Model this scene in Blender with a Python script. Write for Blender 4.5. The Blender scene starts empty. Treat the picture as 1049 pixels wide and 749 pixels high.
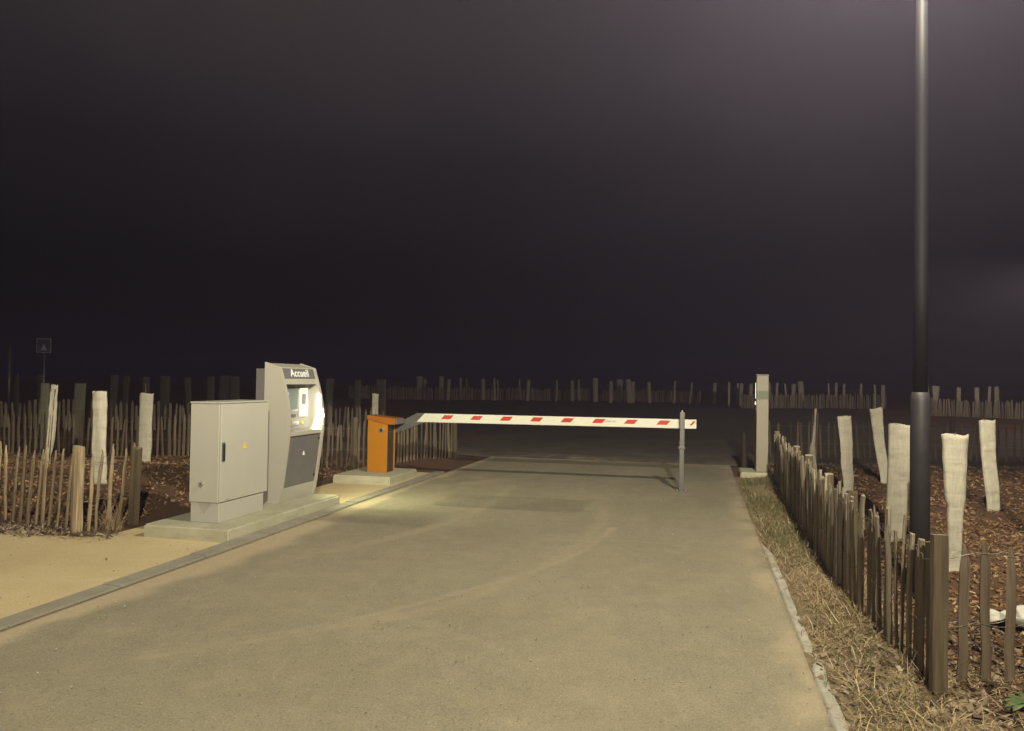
import bpy, bmesh, math, random
import numpy as np
from mathutils import Vector, Matrix

random.seed(7)
rng = np.random.default_rng(11)
sc = bpy.context.scene
COL = sc.collection

# ------------------------------------------------------------------ frame of the road: s across (to the right), t along
ANG = math.radians(13.5)
UX, UY = math.sin(ANG), math.cos(ANG)          # along the road
VX, VY = math.cos(ANG), -math.sin(ANG)         # across the road
def P(s, t, z=0.0): return Vector((VX*s + UX*t, VY*s + UY*t, z))
def ST(x, y): return VX*x + VY*y, UX*x + UY*y

def sstep(a, b, x):
    k = np.clip((x - a) / (b - a), 0, 1)
    return k*k*(3 - 2*k)

def gh(x, y):
    """Height of the ground; flat a little below zero under road, path and pads."""
    x = np.asarray(x, float); y = np.asarray(y, float)
    s, t = VX*x + VY*y, UX*x + UY*y
    def rect(s0, s1, t0, t1):
        dx = np.maximum(np.maximum(s0 - s, s - s1), 0); dy = np.maximum(np.maximum(t0 - t, t - t1), 0)
        return np.hypot(dx, dy)
    d = np.minimum(rect(-4.3, .66, -60, 15.1), rect(-60, -4, -60, 5.2))
    d = np.minimum(d, np.maximum(np.maximum(y - 7.35, x + 3.6), 0) if False else d)
    d = np.minimum(d, rect(-5.45, -4, 0, 12.2))
    front = np.where((x < -3.6), np.maximum(y - (7.25 + np.maximum(-4.2 - x, 0)*.32), 0), 9)
    d = np.minimum(d, front)
    k = sstep(0.0, .7, d)
    n = (np.sin(x*1.9 + 1.3*np.sin(y*1.1)) + np.sin(y*2.3 + 1.7*np.sin(x*.9)))*.5
    n2 = np.sin(x*5.1 + y*3.3)*np.sin(y*4.7 - x*2.2)
    h = .03 + .025*n + .018*n2
    h = h + .24*np.exp(-(((x + 5.3)/2.0)**2 + ((y - 10.6)/1.6)**2)) + .12*np.exp(-(((x + 8.5)/2.5)**2 + ((y - 11.5)/1.8)**2))
    rise = .3*sstep(18, 45, y)
    kl = 1 - sstep(14.8, 16.5, t)*sstep(-5.5, -4.5, s)*(1 - sstep(13, 15, x))
    return -.012*(1 - k) + h*k*(.25 + .75*kl) + rise
def G(x, y): return float(gh(x, y))

# ------------------------------------------------------------------ materials
def new_mat(name):
    m = bpy.data.materials.new(name); m.use_nodes = True
    nt = m.node_tree; b = nt.nodes['Principled BSDF']
    return m, nt, b
def node(nt, t, **kw):
    n = nt.nodes.new(t)
    for k, v in kw.items():
        if k in n.inputs.keys(): n.inputs[k].default_value = v
        else: setattr(n, k, v)
    return n
def ramp(nt, stops, fac):
    r = nt.nodes.new('ShaderNodeValToRGB'); e = r.color_ramp.elements
    while len(e) < len(stops): e.new(.5)
    for i, (p, c) in enumerate(stops):
        e[i].position = p; e[i].color = (*c, 1) if len(c) == 3 else c
    nt.links.new(fac, r.inputs['Fac']); return r.outputs['Color']
def coords(nt, scale=(1, 1, 1), kind='Object'):
    tc = nt.nodes.new('ShaderNodeTexCoord'); mp = nt.nodes.new('ShaderNodeMapping')
    mp.inputs['Scale'].default_value = scale
    nt.links.new(tc.outputs[kind], mp.inputs['Vector']); return mp.outputs['Vector']
def noise(nt, vec, scale, detail=5, rough=.6):
    n = node(nt, 'ShaderNodeTexNoise', Scale=scale, Detail=detail, Roughness=rough)
    nt.links.new(vec, n.inputs['Vector']); return n.outputs['Fac']
def bump(nt, b, h, strength=.4, dist=.01):
    n = node(nt, 'ShaderNodeBump', Strength=strength, Distance=dist)
    nt.links.new(h, n.inputs['Height']); nt.links.new(n.outputs['Normal'], b.inputs['Normal'])
def mix(nt, fac, a, c, mode='MIX'):
    n = nt.nodes.new('ShaderNodeMix'); n.data_type = 'RGBA'; n.blend_type = mode
    for sock, v in ((n.inputs[0], fac), (n.inputs[6], a), (n.inputs[7], c)):
        if isinstance(v, (int, float)): sock.default_value = v
        elif isinstance(v, tuple): sock.default_value = (*v, 1)
        else: nt.links.new(v, sock)
    return n.outputs[2]
def mul(nt, a, f):
    n = nt.nodes.new('ShaderNodeMath'); n.operation = 'MULTIPLY'; nt.links.new(a, n.inputs[0]); n.inputs[1].default_value = f
    return n.outputs[0]

def plain(name, c, rough=.5, metal=0., var=.12, scale=6., bmp=.0, bscale=60., dirt=None):
    m, nt, b = new_mat(name); v = coords(nt)
    f = noise(nt, v, scale)
    lo = tuple(x*(1 - var) for x in c); hi = tuple(min(1, x*(1 + var)) for x in c)
    col = ramp(nt, [(.3, lo), (.7, hi)], f)
    if dirt:
        f2 = noise(nt, v, dirt[1], 8, .7)
        k = ramp(nt, [(dirt[2], (0, 0, 0)), (dirt[2] + .2, (1, 1, 1))], f2)
        col = mix(nt, k, col, dirt[0])
    nt.links.new(col, b.inputs['Base Color'])
    b.inputs['Roughness'].default_value = rough; b.inputs['Metallic'].default_value = metal
    if bmp: bump(nt, b, noise(nt, v, bscale, 6), bmp, .004)
    return m
def glow(name, c, strength):
    m, nt, b = new_mat(name); b.inputs['Base Color'].default_value = (.02, .02, .02, 1)
    b.inputs['Emission Color'].default_value = (*c, 1); b.inputs['Emission Strength'].default_value = strength
    return m
def island(name, stops, rough=.85, bmp=0, trans=0):
    """Colour that differs from one loose piece to the next."""
    m, nt, b = new_mat(name)
    g = nt.nodes.new('ShaderNodeNewGeometry')
    col = ramp(nt, stops, g.outputs['Random Per Island'])
    v = coords(nt); f = noise(nt, v, 40, 3)
    col = mix(nt, mul(nt, f, .5), col, (.05, .035, .02))
    nt.links.new(col, b.inputs['Base Color']); b.inputs['Roughness'].default_value = rough
    return m

M = {}
# asphalt: 'dust' attribute = sand and tyre dust lying on it
m, nt, b = new_mat('asphalt'); v = coords(nt)
f1 = noise(nt, v, 1.1, 6, .6); f2 = noise(nt, v, 90, 4, .7)
vor = node(nt, 'ShaderNodeTexVoronoi', Scale=150.); nt.links.new(v, vor.inputs['Vector'])
base = ramp(nt, [(.3, (.236, .212, .152)), (.7, (.268, .243, .176))], f1)
agg = ramp(nt, [(.0, (.2, .2, .18)), (.22, (.5, .48, .42)), (.3, (.45, .45, .45)), (.75, (.5, .5, .5)), (1, (.3, .3, .3))], vor.outputs['Distance'])
grit = ramp(nt, [(.34, (.36, .36, .36)), (.5, (.5, .5, .5)), (.66, (.60, .59, .56)), (.72, (1., .97, .9))], f2)
base = mix(nt, 1., base, grit, 'OVERLAY')
g2 = ramp(nt, [(.60, (0, 0, 0)), (.72, (1, 1, 1))], noise(nt, v, 38, 2, .5))
base = mix(nt, mul(nt, g2, .30), base, (.27, .25, .20))
g3 = ramp(nt, [(.30, (1, 1, 1)), (.40, (0, 0, 0))], noise(nt, v, 55, 2, .5))
base = mix(nt, mul(nt, g3, .35), base, (.06, .055, .045))
g4 = ramp(nt, [(.69, (0, 0, 0)), (.73, (1, 1, 1))], noise(nt, v, 70, 1, .5))
base = mix(nt, mul(nt, g4, .6), base, (.42, .40, .34))
wear = ramp(nt, [(.3, (.46, .46, .46)), (.5, (.5, .5, .5)), (.7, (.55, .545, .535))], noise(nt, v, 7, 8, .72))
base = mix(nt, 1., base, wear, 'OVERLAY')
scr_ = ramp(nt, [(.60, (0, 0, 0)), (.68, (1, 1, 1))], noise(nt, coords(nt, (9., 1.1, 1)), 1.6, 5, .6))
base = mix(nt, mul(nt, scr_, .22), base, (.34, .31, .24))
at = nt.nodes.new('ShaderNodeAttribute'); at.attribute_name = 'dust'
sand_c = ramp(nt, [(.3, (.40, .33, .22)), (.7, (.50, .41, .28))], noise(nt, v, 30, 6, .7))
base = mix(nt, at.outputs['Fac'], base, sand_c)
at2 = nt.nodes.new('ShaderNodeAttribute'); at2.attribute_name = 'shade_damp'
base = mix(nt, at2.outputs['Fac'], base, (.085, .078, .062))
nt.links.new(base, b.inputs['Base Color']); b.inputs['Roughness'].default_value = .88
b.inputs['Specular IOR Level'].default_value = .3
bump(nt, b, mix(nt, .5, f2, vor.outputs['Distance']), .55, .006); M['asphalt'] = m

m, nt, b = new_mat('sand'); v = coords(nt)
c = ramp(nt, [(.25, (.48, .385, .215)), (.55, (.56, .455, .26)), (.8, (.62, .52, .34))], noise(nt, v, .9, 7, .6))
c = mix(nt, 1., c, ramp(nt, [(.3, (.40, .40, .40)), (.7, (.6, .6, .6))], noise(nt, v, 110, 4, .7)), 'OVERLAY')
pale = ramp(nt, [(.58, (0, 0, 0)), (.7, (1, 1, 1))], noise(nt, coords(nt, (.5, 2.2, 1)), 1.2, 6, .6))
c = mix(nt, mul(nt, pale, .5), c, (.60, .53, .40))
nt.links.new(c, b.inputs['Base Color']); b.inputs['Roughness'].default_value = .95
bump(nt, b, noise(nt, v, 60, 8, .7), .5, .01); M['sand'] = m

m, nt, b = new_mat('mulch_ground'); v = coords(nt)
c = ramp(nt, [(.25, (.055, .029, .016)), (.5, (.14, .072, .036)), (.68, (.22, .125, .065)), (.8, (.32, .21, .12))], noise(nt, v, 22, 8, .75))
c = mix(nt, mul(nt, noise(nt, v, .7, 4), .7), c, (.095, .053, .03))
nt.links.new(c, b.inputs['Base Color']); b.inputs['Roughness'].default_value = 1.
bump(nt, b, noise(nt, v, 30, 8, .75), 1., .04); M['mulch'] = m

m, nt, b = new_mat('dark_gravel'); v = coords(nt)
c = ramp(nt, [(.3, (.045, .038, .030)), (.6, (.085, .072, .056)), (.8, (.14, .12, .095))], noise(nt, v, 1.6, 9, .75))
at = nt.nodes.new('ShaderNodeAttribute'); at.attribute_name = 'dust'
c = mix(nt, at.outputs['Fac'], c, ramp(nt, [(.35, (.12, .10, .07)), (.65, (.42, .36, .25))], noise(nt, v, 5, 8, .75)))
nt.links.new(c, b.inputs['Base Color']); b.inputs['Roughness'].default_value = 1.
bump(nt, b, noise(nt, v, 25, 8, .75), 1., .03); M['gravel'] = m

m, nt, b = new_mat('verge_soil'); v = coords(nt)
c = ramp(nt, [(.28, (.10, .072, .04)), (.5, (.22, .165, .095)), (.72, (.36, .285, .175))], noise(nt, v, 9, 8, .75))
nt.links.new(c, b.inputs['Base Color']); b.inputs['Roughness'].default_value = 1.
bump(nt, b, noise(nt, v, 45, 8, .75), .9, .02); M['soil'] = m
def concrete(name, lo, hi, stain):
    m, nt, b = new_mat(name); v = coords(nt)
    c = ramp(nt, [(.3, lo), (.7, hi)], noise(nt, v, 3, 7, .65))
    k = ramp(nt, [(.5, (0, 0, 0)), (.72, (1, 1, 1))], noise(nt, coords(nt, (1, 1, 3)), 4.5, 8, .7))
    c = mix(nt, mul(nt, k, .6), c, stain)
    pit = ramp(nt, [(.28, (.4, .4, .4)), (.36, (1, 1, 1))], noise(nt, v, 70, 3, .5))
    c = mix(nt, 1., c, pit, 'MULTIPLY')
    nt.links.new(c, b.inputs['Base Color']); b.inputs['Roughness'].default_value = .9
    bump(nt, b, noise(nt, v, 90, 7, .7), .35, .005); return m
M['concrete'] = concrete('pad_concrete', (.34, .33, .24), (.44, .42, .32), (.25, .25, .16))
M['kerb'] = concrete('kerb_concrete', (.22, .205, .165), (.31, .29, .235), (.25, .20, .13))

M['edging'] = concrete('edging_concrete', (.30, .285, .235), (.46, .44, .375), (.26, .22, .15))
def wood(name, lo, mid, hi):
    m, nt, b = new_mat(name)
    oi = nt.nodes.new('ShaderNodeObjectInfo'); tc = nt.nodes.new('ShaderNodeTexCoord')
    va = nt.nodes.new('ShaderNodeVectorMath'); va.operation = 'MULTIPLY_ADD'
    cx = nt.nodes.new('ShaderNodeCombineXYZ')
    for i in range(3): nt.links.new(mul(nt, oi.outputs['Random'], 37. + 11*i), cx.inputs[i])
    nt.links.new(tc.outputs['Object'], va.inputs[0]); va.inputs[1].default_value = (38, 38, 2.2); nt.links.new(cx.outputs[0], va.inputs[2])
    f = noise(nt, va.outputs[0], 1., 6, .65)
    c = ramp(nt, [(.28, lo), (.5, mid), (.75, hi)], f)
    hv = nt.nodes.new('ShaderNodeHueSaturation'); nt.links.new(c, hv.inputs['Color'])
    mr = node(nt, 'ShaderNodeMapRange'); nt.links.new(oi.outputs['Random'], mr.inputs[0]); mr.inputs[3].default_value = .62; mr.inputs[4].default_value = 1.3
    nt.links.new(mr.outputs[0], hv.inputs['Value']); 
    f3 = noise(nt, va.outputs[0], .35, 4)
    c2 = mix(nt, ramp(nt, [(.45, (0, 0, 0)), (.65, (1, 1, 1))], f3), hv.outputs['Color'], tuple(x*.62 for x in mid))
    nt.links.new(c2, b.inputs['Base Color']); b.inputs['Roughness'].default_value = .85
    bump(nt, b, f, .7, .006); return m
M['picket'] = wood('weathered_chestnut', (.165, .14, .102), (.275, .235, .172), (.38, .33, .24))
M['picket_light'] = wood('pale_chestnut', (.14, .105, .065), (.26, .20, .125), (.40, .32, .20))
M['picket_shaded'] = wood('weathered_chestnut_shaded', (.085, .062, .042), (.15, .112, .075), (.22, .17, .115))  # same chestnut, shade of the backlit short run and dim fences put in
M['post_wood'] = wood('post_timber', (.065, .048, .028), (.11, .083, .048), (.18, .14, .085))
M['dark_post'] = wood('dark_post_timber', (.02, .015, .01), (.035, .027, .018), (.05, .04, .027))
M['end_grain'] = plain('end_grain', (.33, .29, .225), .8, var=.15, scale=40, bmp=.3)
M['wire'] = plain('galvanised_wire', (.36, .34, .31), .45, .8, .15, 40)

def fleece(name, lo, hi):
    m, nt, b = new_mat(name)
    oi = nt.nodes.new('ShaderNodeObjectInfo'); tc = nt.nodes.new('ShaderNodeTexCoord')
    va = nt.nodes.new('ShaderNodeVectorMath'); va.operation = 'MULTIPLY_ADD'; cx = nt.nodes.new('ShaderNodeCombineXYZ')
    for i in range(3): nt.links.new(mul(nt, oi.outputs['Random'], 23. + 9*i), cx.inputs[i])
    nt.links.new(tc.outputs['Object'], va.inputs[0]); va.inputs[1].default_value = (75, 75, 9); nt.links.new(cx.outputs[0], va.inputs[2])
    f = noise(nt, va.outputs[0], 1., 5, .6)
    f2 = noise(nt, tc.outputs['Object'], 7., 6, .65)
    mp2 = nt.nodes.new('ShaderNodeVectorMath'); mp2.operation = 'MULTIPLY_ADD'
    nt.links.new(tc.outputs['Object'], mp2.inputs[0]); mp2.inputs[1].default_value = (4, 4, 16); nt.links.new(cx.outputs[0], mp2.inputs[2])
    crease = noise(nt, mp2.outputs[0], 1., 5, .65)
    c = ramp(nt, [(.3, lo), (.68, hi)], f)
    c = mix(nt, .75, c, ramp(nt, [(.32, (.36, .36, .35)), (.45, (.5, .5, .5)), (.7, (.57, .57, .57))], crease), 'OVERLAY')
    c = mix(nt, ramp(nt, [(.52, (0, 0, 0)), (.75, (.5, .5, .5))], f2), c, tuple(x*.7 for x in lo))
    nt.links.new(c, b.inputs['Base Color']); b.inputs['Roughness'].default_value = .95
    bump(nt, b, mix(nt, .5, crease, f2), .6, .02); return m
M['fleece'] = fleece('jute_fleece', (.36, .335, .265), (.46, .435, .355))
M['fleece_grey'] = fleece('greenish_fleece', (.13, .13, .09), (.20, .195, .14))  # greenish cloth, darker than the pale sleeves
M['fleece_unlit'] = fleece('unlit_fleece', (.075, .068, .056), (.125, .115, .095))  # darkness of the unlit rear sleeves put into the cloth colour
M['bark'] = plain('sapling_bark', (.16, .11, .07), .9, var=.3, scale=20)

M['cab'] = plain('light_grey_coating', (.395, .385, .345), .42, var=.03, scale=3, bmp=.05, bscale=220, dirt=((.30, .28, .22), 3.5, .62))
M['kiosk_grey'] = plain('kiosk_grey_coating', (.375, .36, .315), .38, var=.03, scale=3, bmp=.04, bscale=220, dirt=((.30, .28, .22), 3., .64))
M['dark_grey'] = plain('dark_grey_coating', (.13, .125, .13), .45, var=.08, scale=8)
M['mid_grey'] = plain('mid_grey_panel', (.28, .275, .265), .4, var=.06, scale=8)
M['brown_dark'] = plain('dark_brown_coating', (.055, .04, .03), .5)
M['black'] = plain('black_plastic', (.02, .02, .02), .4)
M['gusset'] = plain('gusset_coating', (.33, .32, .285), .45, var=.03)
M['rear_grey'] = plain('rear_housing_coating', (.17, .15, .16), .5, var=.06)
M['white'] = plain('white_print', (.8, .8, .78), .5, var=.02)
M['steel'] = plain('brushed_steel', (.55, .53, .49), .38, .85, .08, 12)
M['galv'] = plain('galvanised_steel', (.14, .135, .13), .42, .5, .15, 14)
M['column'] = plain('column_grey_coating', (.235, .21, .16), .4, .0, .05, 5)
M['orange'] = plain('orange_coating', (.385, .155, .011), .35, var=.05, scale=4, dirt=((.28, .115, .015), 5, .64))
M['orange_lid'] = plain('orange_lid_coating', (.33, .115, .010), .35, var=.05, scale=4)
M['arm_white'] = plain('white_reflective_film', (.58, .575, .50), .35, var=.04, scale=5, dirt=((.45, .43, .35), 6, .6))
M['red'] = plain('red_reflective_film', (.42, .03, .02), .35, var=.05)
M['yellow'] = plain('yellow_sticker', (.75, .52, .03), .5, var=.03)
M['post_black'] = plain('anthracite_coating', (.009, .0088, .0095), .6, .0, .12, 10, .08, 150)
M['post_black'].node_tree.nodes['Principled BSDF'].inputs['Specular IOR Level'].default_value = .12
M['post_grey'] = plain('dark_grey_post_coating', (.032, .030, .034), .55, .0, .15, 10, .08, 150)
M['blue'] = plain('blue_sign_film', (.06, .07, .13), .4, var=.05)
M['sign_grey'] = plain('sign_border_film', (.2, .19, .2), .4, var=.05)
M['lens'] = glow('lamp_lens', (1, .87, .63), 14)
M['bar_light'] = glow('kiosk_light_bar', (1, .96, .74), 9)
M['screen_blue'] = glow('screen_blue', (.22, .5, .85), 1.7)
M['screen_green'] = glow('screen_green', (.42, .5, .34), .45)
M['screen_white'] = glow('screen_white', (.8, .95, 1.), 1.6)
M['reader_led'] = glow('reader_led', (.85, 1, .55), 2.5)
M['band'] = glow('reflection_glow', (.42, .44, .18), .30)
M['cloth_white'] = plain('fleece_scrap', (.50, .48, .42), .9, var=.08, scale=9, bmp=.4, bscale=30)
M['chips'] = island('wood_chips', [(0, (.06, .03, .015)), (.35, (.17, .08, .035)), (.65, (.25, .14, .065)), (.9, (.36, .225, .11)), (1, (.50, .37, .21))])
M['straw'] = island('dry_straw', [(0, (.14, .09, .05)), (.3, (.33, .235, .125)), (.7, (.54, .41, .22)), (1, (.72, .60, .38))])
M['grass'] = island('green_blades', [(0, (.06, .08, .02)), (.6, (.11, .13, .04)), (1, (.22, .20, .07))])
M['leaf'] = island('weed_leaf', [(0, (.06, .11, .03)), (1, (.12, .19, .06))], .5)
M['pale_grit'] = island('pale_grit', [(0, (.16, .14, .11)), (.25, (.36, .32, .25)), (1, (.55, .51, .42))])
M['chips_brown'] = island('brown_chips', [(0, (.075, .04, .02)), (.5, (.20, .10, .05)), (.85, (.34, .195, .10)), (1, (.48, .33, .19))])
M['litter'] = island('leaf_litter', [(0, (.07, .045, .03)), (.4, (.16, .11, .07)), (.8, (.30, .23, .15)), (1, (.5, .43, .32))])

# ------------------------------------------------------------------ mesh helpers
def link_mesh(name, me, mat, parent=None, smooth=False):
    o = bpy.data.objects.new(name, me); COL.objects.link(o)
    if mat is not None: me.materials.append(mat)
    if smooth: me.polygons.foreach_set('use_smooth', [True]*len(me.polygons))
    if parent is not None: o.parent = parent
    return o
def from_bm(name, bm, mat, parent=None, smooth=False):
    me = bpy.data.meshes.new(name); bmesh.ops.recalc_face_normals(bm, faces=bm.faces); bm.to_mesh(me); bm.free()
    return link_mesh(name, me, mat, parent, smooth)
def from_py(name, v, f, mat, parent=None, smooth=False):
    me = bpy.data.meshes.new(name); me.from_pydata([tuple(map(float, p)) for p in v], [], [tuple(map(int, q)) for q in f]); me.update()
    return link_mesh(name, me, mat, parent, smooth)
def add_box(bm, lo, hi):
    r = bmesh.ops.create_cube(bm, size=1)
    for q in r['verts']:
        q.co = Vector([lo[i] + (q.co[i] + .5)*(hi[i] - lo[i]) for i in range(3)])
    return r['verts']
def box(name, mat, parent, lo, hi, bev=.004, seg=2):
    bm = bmesh.new(); add_box(bm, lo, hi)
    if bev: bmesh.ops.bevel(bm, geom=bm.edges[:], offset=bev, segments=seg, affect='EDGES', profile=.5)
    return from_bm(name, bm, mat, parent)
def prism(name, mat, parent, pts, t0, t1, plane='sz', bev=0):
    """Outline in the s-z plane (extruded along t), or in t-z (extruded along s)."""
    bm = bmesh.new()
    mk = (lambda a, z, t: (a, t, z)) if plane == 'sz' else (lambda a, z, t: (t, a, z))
    A = [bm.verts.new(mk(a, z, t0)) for a, z in pts]; B = [bm.verts.new(mk(a, z, t1)) for a, z in pts]
    bm.faces.new(A); bm.faces.new(B[::-1]); n = len(pts)
    for i in range(n): bm.faces.new((A[i], B[i], B[(i+1) % n], A[(i+1) % n]))
    if bev: bmesh.ops.bevel(bm, geom=bm.edges[:], offset=bev, segments=2, affect='EDGES')
    return from_bm(name, bm, mat, parent)
def lathe(name, mat, parent, prof, n=20, at=(0, 0), smooth=True):
    v, f = [], []
    for r, z in prof:
        for k in range(n): v.append((at[0] + r*math.cos(2*math.pi*k/n), at[1] + r*math.sin(2*math.pi*k/n), z))
    for i in range(len(prof) - 1):
        for k in range(n): f.append((i*n + k, i*n + (k+1) % n, (i+1)*n + (k+1) % n, (i+1)*n + k))
    f.append(list(range(n))[::-1]); f.append([(len(prof)-1)*n + k for k in range(n)])
    o = from_py(name, v, [], mat, parent); me = o.data; me.clear_geometry()
    me.from_pydata([tuple(p) for p in v], [], [tuple(q) for q in f]); me.update()
    if smooth: me.polygons.foreach_set('use_smooth', [len(p.vertices) == 4 for p in me.polygons])
    return o
def tube_geo(pts, r, n=5):
    v, f = [], []; pts = [Vector(p) for p in pts]
    for i, p in enumerate(pts):
        d = (pts[min(i+1, len(pts)-1)] - pts[max(i-1, 0)]).normalized()
        a = d.cross(Vector((0, 0, 1)))
        a = a.normalized() if a.length > 1e-3 else Vector((1, 0, 0)); c = d.cross(a)
        rr = r[i] if isinstance(r, (list, tuple)) else r
        for k in range(n):
            th = 2*math.pi*k/n; v.append(p + a*math.cos(th)*rr + c*math.sin(th)*rr)
    for i in range(len(pts) - 1):
        for k in range(n): f.append((i*n + k, i*n + (k+1) % n, (i+1)*n + (k+1) % n, (i+1)*n + k))
    f.append(tuple(range(n))[::-1]); f.append(tuple((len(pts)-1)*n + k for k in range(n)))
    return v, f
def tube(name, mat, parent, pts, r, n=6, smooth=True):
    v, f = tube_geo(pts, r, n)
    me = bpy.data.meshes.new(name); me.from_pydata([tuple(p) for p in v], [], f); me.update()
    return link_mesh(name, me, mat, parent, smooth)
def disc(name, mat, parent, c, r, axis, th=.006, n=20):
    bm = bmesh.new(); bmesh.ops.create_cone(bm, cap_ends=True, segments=n, radius1=r, radius2=r*.92, depth=th)
    rot = {'s': Matrix.Rotation(math.pi/2, 4, 'Y'), '-t': Matrix.Rotation(math.pi/2, 4, 'X'), 'z': Matrix.Identity(4)}[axis]
    bmesh.ops.transform(bm, matrix=Matrix.Translation(c) @ rot, verts=bm.verts[:])
    return from_bm(name, bm, mat, parent)

def tag(o, label, cat, group=None, kind=None):
    if label: o['label'] = label
    if cat: o['category'] = cat
    if group: o['group'] = group
    if kind: o['kind'] = kind
    return o
def thing(name, loc, label, cat, group=None, rot=0.):
    o = bpy.data.objects.new(name, None); COL.objects.link(o); o.location = loc; o.rotation_euler = (0, 0, rot)
    o.empty_display_size = .2
    return tag(o, label, cat, group)
def struct(o): o['kind'] = 'structure'; return o
def dup_tree(root, loc, rotz=None):
    r = root.copy(); COL.objects.link(r); r.location = loc
    if rotz is not None: r.rotation_euler = (0, 0, rotz)
    for ch in list(root.children):
        c = ch.copy(); COL.objects.link(c); c.parent = r
        for g in ch.children:
            d = g.copy(); COL.objects.link(d); d.parent = c
    return r
def text_mesh(name, body, size, mat, parent, mtx, extrude=.001, offset=.0, shear=0., spacing=1.):
    cu = bpy.data.curves.new('lettering_source', 'FONT'); cu.body = body; cu.size = size; cu.extrude = extrude; cu.offset = offset; cu.shear = shear; cu.space_character = spacing
    cu.align_x = 'CENTER'; cu.align_y = 'CENTER'
    t = bpy.data.objects.new('lettering_source', cu); COL.objects.link(t)
    dg = bpy.context.evaluated_depsgraph_get()
    me = bpy.data.meshes.new_from_object(t.evaluated_get(dg)); me.transform(mtx)
    bpy.data.objects.remove(t); bpy.data.curves.remove(cu)
    me.name = name; me.materials.clear()
    return link_mesh(name, me, mat, parent)

# ------------------------------------------------------------------ ground, road, paths
def axis(stops):
    out = []
    for a, b_, d in stops: out += list(np.arange(a, b_, d))
    return np.array(out + [stops[-1][1]])
gx = axis([(-250, -40, 15), (-40, -14, 1.), (-14, 12, .13), (12, 40, 1.), (40, 250, 15)])
gy = axis([(-120, -10, 10), (-10, 2, .6), (2, 18, .13), (18, 56, .8), (56, 250, 14)])
def grid_mesh(name, X, Y, Z, mat):
    ny, nx = X.shape; v = np.stack([X, Y, Z], -1).reshape(-1, 3)
    idx = np.arange(ny*nx).reshape(ny, nx)
    f = np.stack([idx[:-1, :-1], idx[:-1, 1:], idx[1:, 1:], idx[1:, :-1]], -1).reshape(-1, 4)
    me = bpy.data.meshes.new(name); me.from_pydata(v.tolist(), [], f.tolist()); me.update()
    return struct(link_mesh(name, me, mat, None, True))
XX, YY = np.meshgrid(gx, gy)
ZZ = gh(XX, YY)
s_, t_ = VX*XX + VY*YY, UX*XX + UY*YY
rough = (ZZ > -.005) & (np.abs(XX) < 14) & (YY < 18)
ZZ = ZZ + np.where(rough, rng.normal(0, .008, ZZ.shape), 0)
grid_mesh('ground', XX, YY, ZZ, M['mulch'])

def add_attr(o, name, vals):
    a = o.data.attributes.new(name, 'FLOAT', 'POINT'); a.data.foreach_set('value', np.asarray(vals, np.float32).ravel())
def vnoise(x, y, seed=0):
    r = np.random.default_rng(seed); T = r.random((64, 64))
    xi, yi = np.floor(x).astype(int), np.floor(y).astype(int); fx, fy = x - xi, y - yi
    fx, fy = fx*fx*(3-2*fx), fy*fy*(3-2*fy)
    g = lambda i, j: T[i % 64, j % 64]
    return (g(xi, yi)*(1-fx) + g(xi+1, yi)*fx)*(1-fy) + (g(xi, yi+1)*(1-fx) + g(xi+1, yi+1)*fx)*fy
def fbm(x, y, seed=0, o=4):
    return sum(vnoise(x*2**k, y*2**k, seed+k)/2**(k+1) for k in range(o))/(1 - .5**o)

def in_st(name, s, t, z, mat):
    S, T = np.meshgrid(s, t); X, Y = VX*S + UX*T, VY*S + UY*T
    Z = z if np.isscalar(z) else z(S, T)
    return grid_mesh(name, X, Y, np.broadcast_to(Z, X.shape), mat), S, T
def road_z(S, T): return .012 + .006*(fbm(S*.8, T*.5, 3) - .5) + 0*S
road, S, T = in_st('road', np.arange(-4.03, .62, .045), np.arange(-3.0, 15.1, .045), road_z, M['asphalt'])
dust = np.zeros_like(S); n1 = fbm(S*3, T*3, 21); n2 = fbm(S*1.1, T*.8, 31)
# sand washed along the kerb
wid = .12 + .34*np.exp(-((T - 6.4)/1.9)**2) + .12*n2
dust = np.maximum(dust, .8*(1 - sstep(wid*.5, wid, S + 4.03 + .22*(n1 - .5))))
# pale tyre tracks
def curve_d(pts):
    pts = np.array(pts); q = np.linspace(0, len(pts)-1, 60); i = np.minimum(q.astype(int), len(pts)-2); fr = (q - i)[:, None]
    p0 = pts[np.maximum(i-1, 0)]; p1 = pts[i]; p2 = pts[i+1]; p3 = pts[np.minimum(i+2, len(pts)-1)]
    c = .5*((2*p1) + (-p0+p2)*fr + (2*p0-5*p1+4*p2-p3)*fr**2 + (-p0+3*p1-3*p2+p3)*fr**3)
    d = np.full(S.shape, 9.)
    for a in c: d = np.minimum(d, np.hypot(S - a[0], T - a[1]))
    return d
TRACKS = [([(-2.9, 3.7), (-2.3, 4.3), (-1.66, 5.03), (-1.3, 6.08), (-1.08, 7.17), (-1.01, 8.3), (-1.1, 9.4), (-1.3, 10.5)], .085, .34),
          ([(-2.1, 4.6), (-1.38, 5.9), (-1.0, 7.0), (-.85, 8.2)], .04, .4),
          ([(-3.4, 5.8), (-2.9, 6.9), (-2.55, 8.2), (-2.5, 9.6), (-2.6, 11.0)], .09, .42),
          ([(-3.6, 4.6), (-2.6, 4.9), (-1.8, 4.7), (-.9, 4.2)], .04, .12), ([(-.9, 7.6), (-.2, 7.5), (.4, 7.2)], .03, .16),
          ([(-3.2, 10.6), (-2.7, 11.8), (-2.5, 13.2)], .1, .25)]
for pts, w, k in TRACKS:
    d_ = curve_d(pts)
    dust = np.maximum(dust, k*np.exp(-(d_/w)**4)*(.3 + 1.0*n1)*(.45 + .55*np.cos(d_*2*np.pi/.07)**2 if w > .08 else 1.))
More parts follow.
